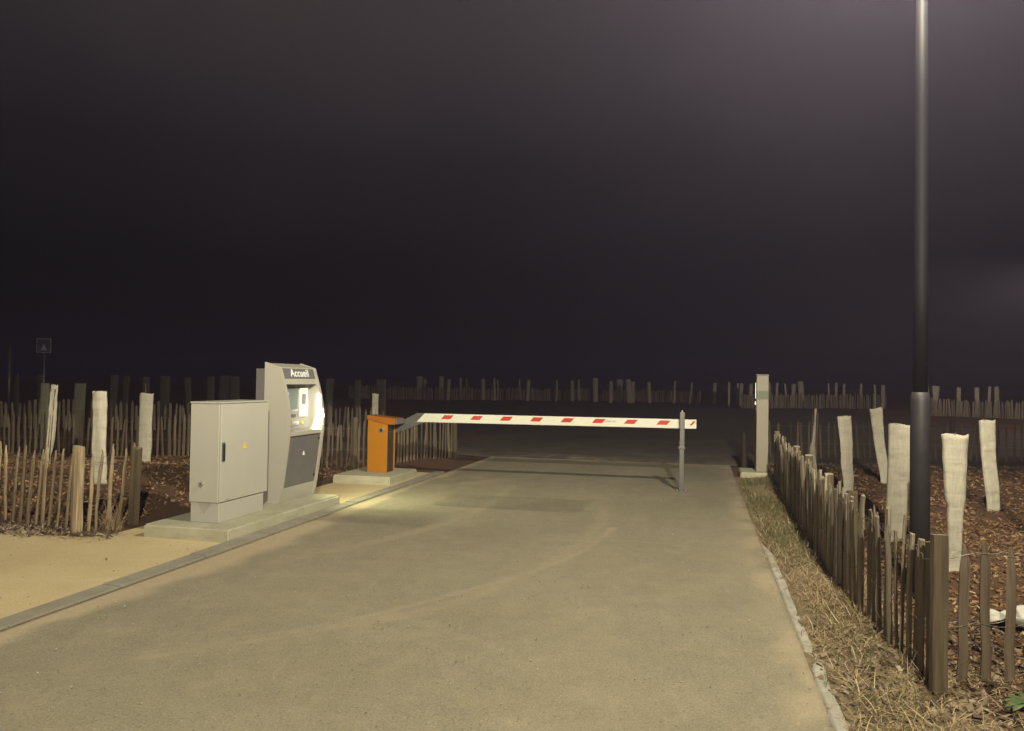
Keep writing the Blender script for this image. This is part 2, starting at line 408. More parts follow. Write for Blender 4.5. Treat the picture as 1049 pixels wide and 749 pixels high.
dust = np.maximum(dust, .10*sstep(.4, .8, fbm(S*1.6, T*.5, 77)) + .16*n1*sstep(.45, .7, fbm(S*5, T*5, 78)))
dust = np.maximum(dust, .5*np.exp(-((S + 3.3)/.5)**2 - ((T - 11.2)/.9)**2)*sstep(.3, .6, n1))
dust = np.maximum(dust, .5*sstep(14.3, 15.1, T + .5*(n1 - .5))*sstep(.3, .6, n1))
dust = np.maximum(dust, .5*sstep(.42, .6, S + .12*n1)*sstep(.3, .6, n1))
add_attr(road, 'dust', np.clip(dust, 0, 1))
shade_damp = .5*(sstep(-3.2, -3.1, S)*(1 - sstep(-1.35, -1.3, S))*sstep(8.95, 9.0, T + .03*n1)*(1 - sstep(9.95, 10.02, T + .05*n1)))  # two kiosk shade bands painted into the asphalt colour
shade_damp = shade_damp + .4*((1 - sstep(-2.8, -2.6, S + .1*n1))*sstep(7.6, 7.66, T)*(1 - sstep(8.5, 8.56, T)))
shade_damp = np.maximum(shade_damp, .4*np.exp(-((S - 0)/.6)**2 - ((T - 12.5)/3.)**2)*n2*1.6)  # soft darker damp area on the right side
add_attr(road, 'shade_damp', np.clip(shade_damp*(.15 + .9*n1), 0, .8))
sd = road.modifiers.new('thickness', 'SOLIDIFY'); sd.thickness = .035; sd.offset = -1

# gravel area beyond the road end
lx = np.concatenate([np.arange(-5.0, 16, .18)]); ly = np.concatenate([np.arange(14.2, 22, .14), np.arange(22, 50, .5)])
LX, LY = np.meshgrid(lx, ly)
LX = LX + np.clip((LY - 14.2), 0, 3)*.24
LS, LT = VX*LX + VY*LY, UX*LX + UY*LY
edge = 15.02
LY = np.where(LT < edge, LY + (edge - LT)/UY, LY)
LS, LT = VX*LX + VY*LY, UX*LX + UY*LY
lz = gh(LX, LY) + .012 + .03*(fbm(LX*1.3, LY*1.3, 5) - .5)*sstep(14.8, 15.6, LT)
lot = grid_mesh('parking_area', LX, LY, lz, M['gravel'])
ld = np.exp(-((LT - 15.2)/.5)**2)*np.exp(-((LS + 2.6)/1.3)**2)*sstep(.35, .6, fbm(LX*2, LY*2, 9))
ld = np.maximum(ld, .5*np.exp(-((LT - 15.5)/.35)**2)*np.exp(-((LS + .8)/1.6)**2)*sstep(.4, .62, fbm(LX*2, LY*2, 19)))
ld = np.maximum(ld, .55*np.exp(-np.maximum(LT - 15.05, 0)/.9)*sstep(.25, .65, fbm(LX*2.5, LY*2.5, 29)))
ld = np.maximum(ld, .25*np.exp(-np.maximum(LT - 15.05, 0)/5.)*sstep(.4, .65, fbm(LX*.8, LY*.8, 39)))
add_attr(lot, 'dust', np.clip(ld, 0, 1))

# sand path on the other side of the kerb
pt = np.arange(-9, 12.2, .12); ps = np.linspace(0, 1, 60)
PS, PT = np.meshgrid(ps, pt)
def path_edge(t):          # outer edge (s) of the sand
    return np.where(t < 5.2, -14., np.where(t < 6.25, -14 + (t - 5.2)/1.05*8.4, np.where(t < 8.8, -5.5, -5.2)))
far_e = path_edge(PT); Sx = -4.205 + (far_e + 4.205)*PS**1.4
PX, PY = VX*Sx + UX*PT, VY*Sx + UY*PT
grid_mesh('sand_path', PX, PY, .004 + .012*(fbm(PX*1.5, PY*1.5, 15) - .5)*np.clip(PS*6, 0, 1), M['sand'])

# bare sandy soil of the verge between the edging and the fence
VS, VT = np.meshgrid(np.linspace(.60, 1.36, 20), np.arange(-3, 13.3, .06))
VX_, VY_ = VX*VS + UX*VT, VY*VS + UY*VT
vz = np.maximum(gh(VX_, VY_), -.004) + .004 + .012*fbm(VX_*5, VY_*5, 61)*np.clip((VS - .6)*8, 0, 1)
vz = np.where(VS > 1.33, gh(VX_, VY_) - .03, vz)
grid_mesh('verge_soil', VX_, VY_, vz, M['soil'])
# kerb stones: flush edging, one metre long with open joints
bm = bmesh.new()
for k in range(16):
    t0 = -3.2 + k
    t1 = min(t0 + .99, 12.15)
    dz = random.uniform(-.004, .004)
    vs = add_box(bm, (-4.20 + random.uniform(-.003, .003), t0, -.1), (-4.035 + random.uniform(-.004, .004), t1, .030 + dz))
bmesh.ops.bevel(bm, geom=bm.edges[:], offset=.007, segments=2, affect='EDGES')
o = from_bm('kerb', bm, M['kerb']); o.rotation_euler = (0, 0, -ANG); struct(o)
ET, EU = np.meshgrid(np.arange(-3, 7.9, .02), np.linspace(0, 1, 8), indexing='ij')
e_in = .606 + .012*(fbm(ET*3, ET*0, 91) - .5); e_out = .690 + .05*(fbm(ET*2.2, ET*0 + 3, 92) - .5) - .07*sstep(7.2, 7.9, ET)
ES = e_in + (e_out - e_in)*EU
ez = .0165 + .010*(fbm(ET*14, EU*2.2, 93) - .5) - .05*sstep(.86, 1., EU) - .04*(1 - sstep(.0, .1, EU)) - .02*sstep(.62, .7, fbm(ET*4, EU*1., 94))
grid_mesh('kerb_edging', VX*ES + UX*ET, VY*ES + UY*ET, ez, M['edging'])

# ------------------------------------------------------------------ scattered ground cover (nobody could count it)
def scatter_quads(name, n, area, size, mat, lift=.0, flat=.35, keep=None, aspect=(1.2, 3.5)):
    x = rng.uniform(area[0], area[1], n*3); y = rng.uniform(area[2], area[3], n*3)
    if keep is not None: k = keep(x, y); x, y = x[k], y[k]
    x, y = x[:n], y[:n]; n = len(x); z = gh(x, y) + lift + rng.uniform(.0, .02, n)
    L = rng.uniform(size[0], size[1], n); W = L/rng.uniform(aspect[0], aspect[1], n)
    a = rng.uniform(0, 2*np.pi, n); p = rng.normal(0, flat, n); q = rng.normal(0, flat, n)
    dx = np.stack([np.cos(a)*np.cos(p), np.sin(a)*np.cos(p), np.sin(p)], -1)
    dy = np.stack([-np.sin(a)*np.cos(q), np.cos(a)*np.cos(q), np.sin(q)], -1)
    c = np.stack([x, y, z], -1); up = np.cross(dx, dy)
    up /= np.linalg.norm(up, axis=1)[:, None]; th = (W*.22)[:, None]*up
    h = [(-.5, -.5), (.5, -.35), (.45, .5), (-.4, .4)]
    top = [c + dx*(L*i)[:, None] + dy*(W*j)[:, None] + th for i, j in h]
    bot = [c + dx*(L*i)[:, None] + dy*(W*j)[:, None] - th for i, j in h]
    v = np.stack(top + bot, 1).reshape(-1, 3)
    f0 = np.array([(0, 1, 2, 3), (0, 4, 5, 1), (1, 5, 6, 2), (2, 6, 7, 3), (3, 7, 4, 0)])
    f = (f0[None] + (np.arange(n)*8)[:, None, None]).reshape(-1, 4)
    me = bpy.data.meshes.new(name); me.from_pydata(v.tolist(), [], f.tolist()); me.update()
    o = link_mesh(name, me, mat); o['kind'] = 'stuff'; return o
def right_plot(x, y):
    s, t = VX*x + VY*y, UX*x + UY*y
    return (s > 1.12) & (y > 4.0 - .05*x)
scatter_quads('bark_mulch', 22000, (2., 9, 3.9, 9), (.012, .052), M['chips'], .0, .45, right_plot)
scatter_quads('bark_mulch', 8000, (3.5, 13, 9, 15), (.02, .07), M['chips_brown'], .0, .4, right_plot)
def left_plot(x, y):
    s, t = VX*x + VY*y, UX*x + UY*y
    return (y > 7.75 + np.maximum(-4.2 - x, 0)*.34) & ((s < -5.55) | (t > 12.2)) & ((x < -3.95) | (y > 9))
scatter_quads('bark_mulch', 14000, (-11, -2.4, 7.6, 14.4), (.015, .055), M['chips_brown'], .0, .5, left_plot)

def blades(name, n, pos, length, width, mat, stand=(.1, .9), curl=.8, segs=4, lift=0.):
    """Curved dry or green blades; stand = how upright they start (0 lying, 1 upright)."""
    x, y = pos(n); n = len(x); z = gh(x, y) - .004 + lift
    a = rng.uniform(0, 2*np.pi, n); e = rng.uniform(stand[0], stand[1], n)*math.pi/2
    L = rng.uniform(length[0], length[1], n); W = rng.uniform(width[0], width[1], n)
    da = rng.normal(0, curl*.5, n)/segs; de = -np.abs(rng.normal(0, curl, n))/segs
    p = np.stack([x, y, z], -1); V = []
    for i in range(segs + 1):
        side = np.stack([-np.sin(a), np.cos(a), np.zeros(n)], -1)*(W*(1 - .75*(i/segs)**1.5))[:, None]*.5
        V += [p - side, p + side]
        d = np.stack([np.cos(a)*np.cos(e), np.sin(a)*np.cos(e), np.sin(e)], -1)
        p = p + d*(L/segs)[:, None]
        p[:, 2] = np.maximum(p[:, 2], gh(p[:, 0], p[:, 1]) + .004 + lift)
        a = a + da; e = e + de
    v = np.stack(V, 1).reshape(-1, 3); k = 2*(segs + 1)
    f0 = np.array([(2*i, 2*i+1, 2*i+3, 2*i+2) for i in range(segs)])
    f = (f0[None] + (np.arange(n)*k)[:, None, None]).reshape(-1, 4)
    me = bpy.data.meshes.new(name); me.from_pydata(v.tolist(), [], f.tolist()); me.update()
    o = link_mesh(name, me, mat); o['kind'] = 'stuff'; return o
def verge(n, s0=.70, s1=1.14, t0=2.6, t1=13.2, dens=None, spill=.06):
    s = rng.uniform(s0 - spill, s1, n*2); t = t0 + (t1 - t0)*rng.uniform(0, 1, n*2)**1.25
    k = rng.uniform(0, 1, n*2) < (sstep(s0 - spill, s0 + .1, s)*(.22 + .78*sstep(.36, .56, fbm(s*3.5, t*2.2, 55))) if dens is None else dens(s, t))
    s, t = s[k][:n], t[k][:n]
    return VX*s + UX*t, VY*s + UY*t
blades('dry_grass', 11000, lambda n: verge(n, .66), (.05, .2), (.002, .006), M['straw'], (.0, .5), 1.2, 4, .012)
blades('dry_grass', 2600, lambda n: verge(n, 1.0, 1.9, 2.6, 4.6), (.05, .2), (.002, .006), M['straw'], (0, .35), 1., 4, .012)
blades('dry_grass', 2200, lambda n: verge(n, .58, .8, 6.8, 13.2), (.04, .14), (.002, .005), M['straw'], (.0, .5), 1., 4, .012)
blades('dry_grass', 900, lambda n: verge(n, 1.1, 1.3, 4.4, 13), (.08, .24), (.002, .005), M['straw'], (.2, .8), 1., 4, .012)
gd = lambda s, t: sstep(.44, .56, fbm(s*2.2 + 3, t*1.3, 41))*(.25 + .75*sstep(6, 10, t))
blades('green_grass', 6000, lambda n: verge(n, .72, 1.06, 2.6, 13.2, gd), (.04, .14), (.002, .005), M['grass'], (.25, .95), .8, 4, .012)
scatter_quads('dead_leaves', 1500, (1.2, 3.2, 3.0, 5), (.01, .05), M['litter'], .014, .5, lambda x, y: (VX*x + VY*y) > .66)
scatter_quads('dead_leaves', 700, (1.2, 5, 3.2, 13), (.01, .035), M['litter'], .014, .5, lambda x, y: ((VX*x + VY*y) > .72) & ((VX*x + VY*y) < 1.2))
def lf_strip(n):
    u = rng.uniform(0, 1, n); x = -8.5 + 4.75*u; y = 7.43 + np.maximum(-4.2 - x, 0)*.36 + rng.normal(0, .11, n) - .02
    return x, y
blades('leaf_litter', 2600, lf_strip, (.04, .22), (.003, .008), M['litter'], (0, .35), 1., 4, .008)
def keep_strip(x, y):
    return np.abs(y - (7.45 + np.maximum(-4.2 - x, 0)*.36)) < .16 + .1*np.sin(x*5)
scatter_quads('leaf_litter', 2200, (-8.5, -3.75, 7.2, 9.3), (.015, .06), M['litter'], .006, .55, keep_strip)
# crumbs of grit on the asphalt and sand
def on_road(x, y):
    s, t = VX*x + VY*y, UX*x + UY*y
    return (s > -4) & (s < .58) & (t < 13)
o = scatter_quads('road_grit', 1300, (-5, 4.2, 2.5, 12), (.004, .011), M['pale_grit'], .026, .5, on_road, (1., 1.6))
o = scatter_quads('road_grit', 350, (-9, -2.6, 3.0, 7.3), (.005, .014), M['litter'], .018, .5, lambda x, y: (VX*x + VY*y) < -4.22, (1., 3))

# ------------------------------------------------------------------ picket fences
def picket_mesh(h, w, th, rough=1., pointed=True):
    n = 7; zs = [0, .12, .27, .42, .58, .72, .84, .92, .965, 1.] if rough > .5 else [0, .5, .88, 1.]
    ang = np.sort((np.arange(n) + rng.uniform(-.3, .3, n))*2*np.pi/n)
    ox = np.cumsum(rng.normal(0, .0035*rough, len(zs))); oy = np.cumsum(rng.normal(0, .003*rough, len(zs)))
    rad = rng.uniform(.82, 1.1, n); v = []
    tw = rng.normal(0, .25)
    for i, q in enumerate(zs):
        k = 1 + rng.normal(0, .04*rough)
        if q > .87: k *= (1 - (q - .87)/.13*(.72 if pointed else .1))
        for j in range(n):
            a = ang[j] + tw*q; r = rad[j]*(1 + rng.normal(0, .03*rough))
            v.append((math.cos(a)*w/2*r*k + ox[i], math.sin(a)*th/2*r*(k**.6) + oy[i], q*h + (rng.normal(0, .004) if i == len(zs)-1 else 0)))
    f = []
    for i in range(len(zs) - 1):
        for j in range(n): f.append((i*n+j, i*n+(j+1) % n, (i+1)*n+(j+1) % n, (i+1)*n+j))
    f.append(tuple((len(zs)-1)*n + j for j in range(n)))
    me = bpy.data.meshes.new('picket'); me.from_pydata(v, [], f); me.update(); return me
def mesh_set(n, mat, hs, ws, rough, pointed=.8):
    out = []
    for i in range(n):
        me = picket_mesh(random.uniform(*hs), random.uniform(*ws), random.uniform(.02, .03), rough, random.random() < pointed)
        me.materials.append(mat); out.append(me)
    return out
near_set = mesh_set(34, M['picket'], (.74, .85), (.042, .066), .65, .45)
left_set = mesh_set(16, M['picket_light'], (.80, .90), (.030, .052), 1., 1.)
mid_set = mesh_set(14, M['picket_shaded'], (.76, .86), (.036, .058), .7)
far_set = mesh_set(10, M['picket'], (.74, .86), (.058, .085), .3)

def put(name, me, parent, loc, rot):
    o = bpy.data.objects.new(name, me); COL.objects.link(o); o.parent = parent
    o.location = loc; o.rotation_euler = rot; return o
def post_mesh(h, w, d, round_=False):
    n = 10 if round_ else 8; zs = [-.05, .1, .3, .5, .7, .85, .97, 1.]; v, f = [], []
    ang = [2*math.pi*k/n + random.uniform(-.1, .1) for k in range(n)]
    rr = [1 if round_ else (1.15 if k % 2 else .98) for k in range(n)]; rr = [r*random.uniform(.93, 1.05) for r in rr]
    tilt = random.uniform(-.01, .01)
    for i, q in enumerate(zs):
        k = .97 if q == 1. else 1.
        for j in range(n): v.append((math.cos(ang[j])*w/2*rr[j]*k + random.uniform(-.002, .002), math.sin(ang[j])*d/2*rr[j]*k + random.uniform(-.002, .002), q*h + (tilt*math.cos(ang[j]) if q > .9 else 0)))
    for i in range(len(zs) - 1):
        for j in range(n): f.append((i*n+j, i*n+(j+1) % n, (i+1)*n+(j+1) % n, (i+1)*n+j))
    f.append(tuple((len(zs)-1)*n + j for j in range(n)))
    me = bpy.data.meshes.new('post'); me.from_pydata(v, [], f); me.update()
    me.materials.append(M['post_wood']); me.materials.append(M['end_grain']); me.polygons[len(f)-1].material_index = 1
    return me
def fence(label, pts, spacing, meshes, lean=.05, bias=0., first_post=None, posts=(), wires=True, group=None, sink=.03, wire_r=.0022, jitter=.18, postw=(.09, .08)):
    """One run of chestnut paling: every picket, post and wire strand is a part."""
    pts = [Vector((p[0], p[1], 0)) for p in pts]
    x0, y0 = pts[0][:2]; z0 = G(x0, y0)
    root = thing('picket_fence', (x0, y0, z0), label, 'fence', group)
    seg = [(pts[i+1] - pts[i]).length for i in range(len(pts) - 1)]; tot = sum(seg)
    def at(d):
        i = 0
        while i < len(seg) - 1 and d > seg[i]: d -= seg[i]; i += 1
        dr = (pts[i+1] - pts[i]).normalized(); return pts[i] + dr*min(d, seg[i]), dr
    d = spacing*.5
    while d < tot:
        p, dr = at(d); nrm = Vector((-dr.y, dr.x, 0))
        p = p + nrm*random.uniform(-.012, .012); yaw = math.atan2(dr.y, dr.x) + random.gauss(0, .18)
        a = random.gauss(bias, lean); c = random.gauss(0, lean*.6)
        put('picket', random.choice(meshes), root, (p.x - x0, p.y - y0, G(p.x, p.y) - z0 - sink - random.uniform(0, .03)), (c, a, yaw))
        d += spacing*(1 + random.uniform(-jitter, jitter))
    for pd, h in posts:
        p, dr = at(pd); nrm = Vector((-dr.y, dr.x, 0)); p = p - nrm*.05 if 0 < pd < tot else p
        pm = post_mesh(h, *postw)
        if first_post and pd == posts[0][0]: pm.materials[0] = M[first_post]
        put('post', pm, root, (p.x - x0, p.y - y0, G(p.x, p.y) - z0), (random.gauss(0, .015), random.gauss(0, .02), math.atan2(dr.y, dr.x)))
    if wires:
        for hz in (.66, .30):
            for side in (-1, 1):
                w = []; n = int(tot/(spacing*.5))
                for i in range(n + 1):
                    p, dr = at(tot*i/n); nrm = Vector((-dr.y, dr.x, 0))
                    q = p + nrm*side*(.018*(1 if i % 2 else .25) + .004)
                    w.append((q.x - x0, q.y - y0, G(q.x, q.y) - z0 + hz + .012*math.sin(i*1.3 + side) + random.gauss(0, .003)))
                tube('wire', M['wire'], root, w, wire_r, 4)
    return root
R = lambda s, t: tuple(P(s, t)[:2])
fence('long picket fence between the grass verge and lamp post, ending at a thick corner post',
      [R(1.18, 4.29), R(1.09, 5.6), R(1.06, 7.), R(1.10, 9.), R(1.14, 11.), R(1.20, 12.95)], .092, near_set, .032, jitter=.14, posts=[(0, .80), (1.95, .74), (2.85, .77), (4.3, .78), (5.9, .76), (7.4, .76), (8.6, .74)], wire_r=.0017)
fence('short run of widely spaced pickets from the thick corner post past the white scrap',
      [(2.28, 4.02), (2.9, 4.03), (3.5, 3.97)], .128, mesh_set(6, M['picket_shaded'], (.72, .78), (.05, .06), 1., 1.), .02, wire_r=.0015, jitter=.05, sink=.02)
fence('gappy picket fence edging the sand path, with two thick posts near the concrete pad',
      [(-8.2, 9.05), (-6.6, 8.45), (-5.21, 8.0), (-4.17, 7.62), (-3.93, 8.13)], .112, left_set, .035,
      posts=[(4.22, .84), (4.78, .80)], wire_r=.0016, postw=(.10, .09), bias=.06, first_post='picket_light')
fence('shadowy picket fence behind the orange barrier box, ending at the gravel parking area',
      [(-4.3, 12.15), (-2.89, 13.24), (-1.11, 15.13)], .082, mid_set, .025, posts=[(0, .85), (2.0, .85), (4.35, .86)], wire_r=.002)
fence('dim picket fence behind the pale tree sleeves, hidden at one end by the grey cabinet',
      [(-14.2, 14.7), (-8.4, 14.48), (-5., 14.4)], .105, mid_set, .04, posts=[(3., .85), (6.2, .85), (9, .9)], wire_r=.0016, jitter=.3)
DARKF = 'unlit picket fences beyond the dim fence'
for a, b_ in (((-21, 21.8), (-14, 21.5)), ((-13.9, 21.5), (-6.5, 21.3)), ((-6.4, 21.3), (-3.2, 19.5))):
    fence('barely visible picket fence in the dark beyond the dim mulch bed', [a, b_], .14, far_set, .04, wires=False, group=DARKF)
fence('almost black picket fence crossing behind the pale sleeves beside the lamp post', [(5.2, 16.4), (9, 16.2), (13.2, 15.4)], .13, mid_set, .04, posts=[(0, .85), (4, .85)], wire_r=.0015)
FARF = 'picket fences across the far side of the parking area'
for a, b_ in (((-9.5, 45), (-3, 45.2)), ((-2.9, 45.2), (5, 48.5)), ((5.1, 48.5), (11.6, 47.5))):
    fence('distant picket fence across the dark parking area beyond the barrier arm', [a, b_], .088, far_set, .03, wires=False, group=FARF, jitter=.2)
fence('distant picket fence behind the slim reader column', [(11.6, 39.2), (15.5, 40), (20., 41.2)], .088, far_set, .03, wires=False, jitter=.2)
fence('distant picket fence beyond the lamp post, behind the tallest leaning sleeve', [(18.2, 35), (23.5, 31)], .088, far_set, .04, wires=False, jitter=.2)

# ------------------------------------------------------------------ fleece sleeves round the young trees
def sleeve_geo(h, w, wb, kind, seed, rows=30, cols=22):
    r = np.random.default_rng(seed)
    prof = {'straight': [(0, 1, 0), (.5, 1.0, .0), (1, 1, 0)], 'pinch': [(0, 1.6, .03), (.05, 1.05, .02), (.2, 1.0, .0), (.44, 1.2, .0), (.49, 1.22, .02), (.53, 1.5, .0), (1, 1.95, -.02)],
            'kink': [(0, 1.1, -.2), (.07, .9, -.1), (.13, .7, .05), (.35, 1., .2), (.6, 1, .2), (1, 1, 0)], 'taper': [(0, 1, 0), (.1, .96, .02), (.3, 1.02, .025), (.55, .95, -.02), (1, 1, 0)],
            'thin': [(0, 1.1, 0), (.15, .9, .05), (.45, .62, -.1), (.62, .3, .0), (1, .16, 0)], 'wavy': [(0, 1, .05), (.07, .88, .04), (.2, .95, .07), (.4, 1., -.03), (.6, 1., .02), (1, 1.05, 0)]}[kind]
    zz = [p[0] for p in prof]; v, f = [], []
    ph = r.uniform(0, 6, 6); amp = {'straight': .22, 'wavy': .55, 'kink': .7, 'taper': .3, 'pinch': .3, 'thin': .5}[kind]
    dp = .30 if kind != 'thin' else .6
    for i in range(rows + 1):
        q = i/rows; k = np.interp(q, zz, [p[1] for p in prof]); ox = np.interp(q, zz, [p[2] for p in prof])*w
        ww = (wb + (w - wb)*q)*k if kind not in ('pinch',) else wb*k
        for j in range(cols):
            a = 2*math.pi*j/cols; ca, sa = math.cos(a), math.sin(a)
            x = math.copysign(abs(ca)**.62, ca)*ww/2; y = math.copysign(abs(sa)**.8, sa)*(ww*dp + .012)/2
            wr = amp*(.007*math.sin(a*5 + ph[0] + q*2.5) + .006*math.sin(q*34 + 2.2*math.sin(a + ph[1]) + ph[2])*(.4 + .6*math.sin(q*9 + ph[3])) + .005*math.sin(a*9 + ph[4] - q*6))
            x += wr*ca; y += wr*sa*1.4
            z = q*h + (.008*math.sin(a*3 + ph[5]) if i == rows else 0) + (.006*math.sin(a*4 + ph[4]) if i == 0 else 0)
            v.append((x + ox, y + .01*math.sin(q*5 + ph[1]), z))
    n = cols
    for i in range(rows):
        for j in range(n): f.append((i*n+j, i*n+(j+1) % n, (i+1)*n+(j+1) % n, (i+1)*n+j))
    return v, f
def sleeve_mesh(h, w, wb, kind, seed, mat, **kw):
    v, f = sleeve_geo(h, w, wb, kind, seed, **kw)
    me = bpy.data.meshes.new('cloth_sleeve'); me.from_pydata(v, [], f); me.update()
    me.polygons.foreach_set('use_smooth', [True]*len(f)); me.materials.append(mat); return me
def sleeve(x, y, h, lean, w, wb, kind, label, mat='fleece', group=None, yaw=0., seed=1, sap=.0):
    z = G(x, y)
    root = thing('tree_sleeve', (x, y, z), label, 'tree sleeve', group)
    o = put('cloth_sleeve', sleeve_mesh(h, w, wb, kind, seed, M[mat]), root, (0, 0, -.01), (0, math.atan2(lean, h), yaw))
    sd = o.modifiers.new('cloth_thickness', 'SOLIDIFY'); sd.thickness = .004
    r = random.Random(seed); tp = lean*1.0
    pts = [(0, 0, 0)] + [(tp*q + r.uniform(-.012, .012), r.uniform(-.012, .012), h*q) for q in (.3, .6, .9)] + [(tp + r.uniform(-.04, .0), 0, h + .01 + sap)]
    tube('sapling_stem', M['bark'], root, pts, [.008, .008, .007, .006, .003], 6)
    for k in (-1, 1):
        b_ = math.atan2(lean, h)
        tube('stake', M['post_wood'], root, [(k*wb*.3, .0, -.05), (k*wb*.3 + (tp + k*(min(w, wb*1.8) - wb)*.3)*.94, 0, h*.94)], .007, 6)
    return root
sleeve(3.76, 7.56, 1.15, .042, .24, .215, 'straight', 'broad straight pale tree sleeve rising close behind the fence beside the dark lamp post', yaw=.1, seed=3)
sleeve(3.55, 6.20, 1.11, .012, .20, .105, 'pinch', 'pale tree sleeve pinched at mid height like a funnel, hem flared on the mulch', yaw=-.05, seed=4)
sleeve(5.92, 9.50, 1.12, -.08, .20, .16, 'taper', 'leaning pale tree sleeve standing alone on the open mulch beyond the pinched one', yaw=.0, seed=5)
sleeve(4.72, 10.83, 1.09, -.061, .185, .15, 'wavy', 'crinkled grey white tree sleeve leaning over, between the thin twisted one and the broad one', yaw=.1, seed=6)
sleeve(5.80, 12.00, 1.18, -.15, .20, .13, 'taper', 'duller leaning tree sleeve half hidden behind the broad straight sleeve', yaw=.0, seed=7)
sleeve(4.74, 12.16, 1.13, .039, .14, .15, 'thin', 'thin twisted tree sleeve narrowing to a string at its top, behind the verge fence', yaw=.4, seed=8)
sleeve(5.42, 8.05, 1.06, .019, .12, .12, 'straight', 'ochre tree sleeve at the very edge of the mulch bed, cut by the frame', yaw=.2, seed=9)
sleeve(-6.64, 11.08, 1.17, .082, .085, .12, 'kink', 'narrow kinked tree sleeve with crumpled hem behind the gappy picket fence', yaw=.3, seed=10)
sleeve(-5.08, 9.59, 1.15, -.028, .165, .17, 'wavy', 'creased wide tree sleeve behind the two thick fence posts', yaw=.0, seed=11)
sleeve(-5.96, 12.59, 1.16, .029, .215, .20, 'taper', 'grey pale tree sleeve with a bare twig poking out, nearest the electrical cabinet', yaw=.1, seed=12, sap=.14)
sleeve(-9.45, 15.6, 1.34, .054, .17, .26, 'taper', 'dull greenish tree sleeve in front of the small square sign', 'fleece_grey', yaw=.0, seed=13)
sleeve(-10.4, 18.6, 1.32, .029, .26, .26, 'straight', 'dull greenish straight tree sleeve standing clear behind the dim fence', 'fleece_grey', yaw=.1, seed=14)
sleeve(-2.86, 16.30, 1.20, -.011, .135, .14, 'taper', 'slim grey tree sleeve rising behind the orange barrier box', yaw=.2, seed=15)
far_meshes = [sleeve_mesh(random.uniform(1.22, 1.4), w, w*.95, k, 50 + i, M['fleece'], rows=10, cols=12) for i, (w, k) in enumerate([(.22, 'taper'), (.30, 'straight'), (.14, 'taper'), (.36, 'wavy'), (.10, 'kink'), (.24, 'wavy'), (.2, 'pinch')])]
dim_meshes = [sleeve_mesh(random.uniform(1.3, 1.5), w, w, k, 70 + i, M['fleece_unlit'], rows=10, cols=12) for i, (w, k) in enumerate([(.25, 'taper'), (.34, 'straight'), (.2, 'wavy')])]
def far_sleeves(xs, y, meshes, label, group, dz=0.):
    for i, (x, k) in enumerate(xs):
        yy = y + random.uniform(-1.2, 1.2); xx = x*yy/y
        o = put('tree_sleeve', meshes[k % len(meshes)], None, (xx, yy, G(xx, yy) + dz), (0, random.gauss(0, .04), random.uniform(-.3, .3)))
        tag(o, label, 'tree sleeve', group)
far_sleeves([(-5.45, 3), (-5.15, 0), (-4.15, 1), (-3.75, 0), (-3.0, 2), (-2.7, 4), (-1.67, 0), (-1.0, 2), (-.82, 4), (.4, 4), (.94, 0), (2.63, 4), (3.57, 0), (4.0, 2), (4.95, 1), (5.84, 0), (6.3, 3), (6.95, 1), (7.15, 0), (8.14, 0), (9.57, 2), (10.5, 4), (11.95, 0)],
            45.6, far_meshes, 'faint pale tree sleeve in the planted strip beyond the parking area', 'tree sleeves across the far side of the parking area')
far_sleeves([(11.65, 2), (12.05, 4), (12.3, 0), (12.85, 0), (13.9, 2), (14.2, 2), (14.75, 4), (15.1, 0), (15.6, 1), (17.0, 4), (17.4, 2), (17.8, 2), (18.7, 2), (19.5, 4), (19.9, 0)],
            41.5, far_meshes, 'faint pale tree sleeve poking above the distant fence behind the reader column', 'tree sleeves behind the reader column')
far_sleeves([(19.6, 2), (20.0, 6), (21.1, 0), (22.0, 0), (22.5, 2), (22.9, 5)], 36.5, far_meshes, 'faint pale tree sleeve above the distant fence beyond the lamp post', 'tree sleeves beyond the lamp post')
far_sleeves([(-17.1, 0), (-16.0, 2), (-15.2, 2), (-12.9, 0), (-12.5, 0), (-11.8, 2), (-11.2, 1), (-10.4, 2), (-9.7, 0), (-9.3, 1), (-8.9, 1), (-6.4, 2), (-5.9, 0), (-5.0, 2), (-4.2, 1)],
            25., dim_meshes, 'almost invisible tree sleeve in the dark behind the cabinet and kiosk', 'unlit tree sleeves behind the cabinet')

# ------------------------------------------------------------------ concrete pads
def pad(loc, label, ls, lt, h, group=None):
    bm = bmesh.new(); add_box(bm, (0, 0, -.1), (ls, lt, h))
    top = [e for e in bm.edges if all(v.co.z > h - .001 for v in e.verts)] + [e for e in bm.edges if abs(e.verts[0].co.z - e.verts[1].co.z) > .05]
    bmesh.ops.bevel(bm, geom=top, offset=.018, segments=3, affect='EDGES')
    bmesh.ops.subdivide_edges(bm, edges=bm.edges[:], cuts=3, use_grid_fill=True)
    o = from_bm('concrete_pad', bm, M['concrete']); o.location = loc; o.rotation_euler = (0, 0, -ANG)
    return tag(o, label, 'concrete pad')
pad(P(-5.13, 6.38), 'long pale concrete pad under the grey cabinet and the lit kiosk', .925, 2.30, .13)
pad(P(-5.22, 10.5), 'pale concrete pad under the orange barrier box', .90, 1.13, .12)
pad(P(.70, 13.18), 'small chipped concrete block at the foot of the slim reader column', .50, .72, .10)

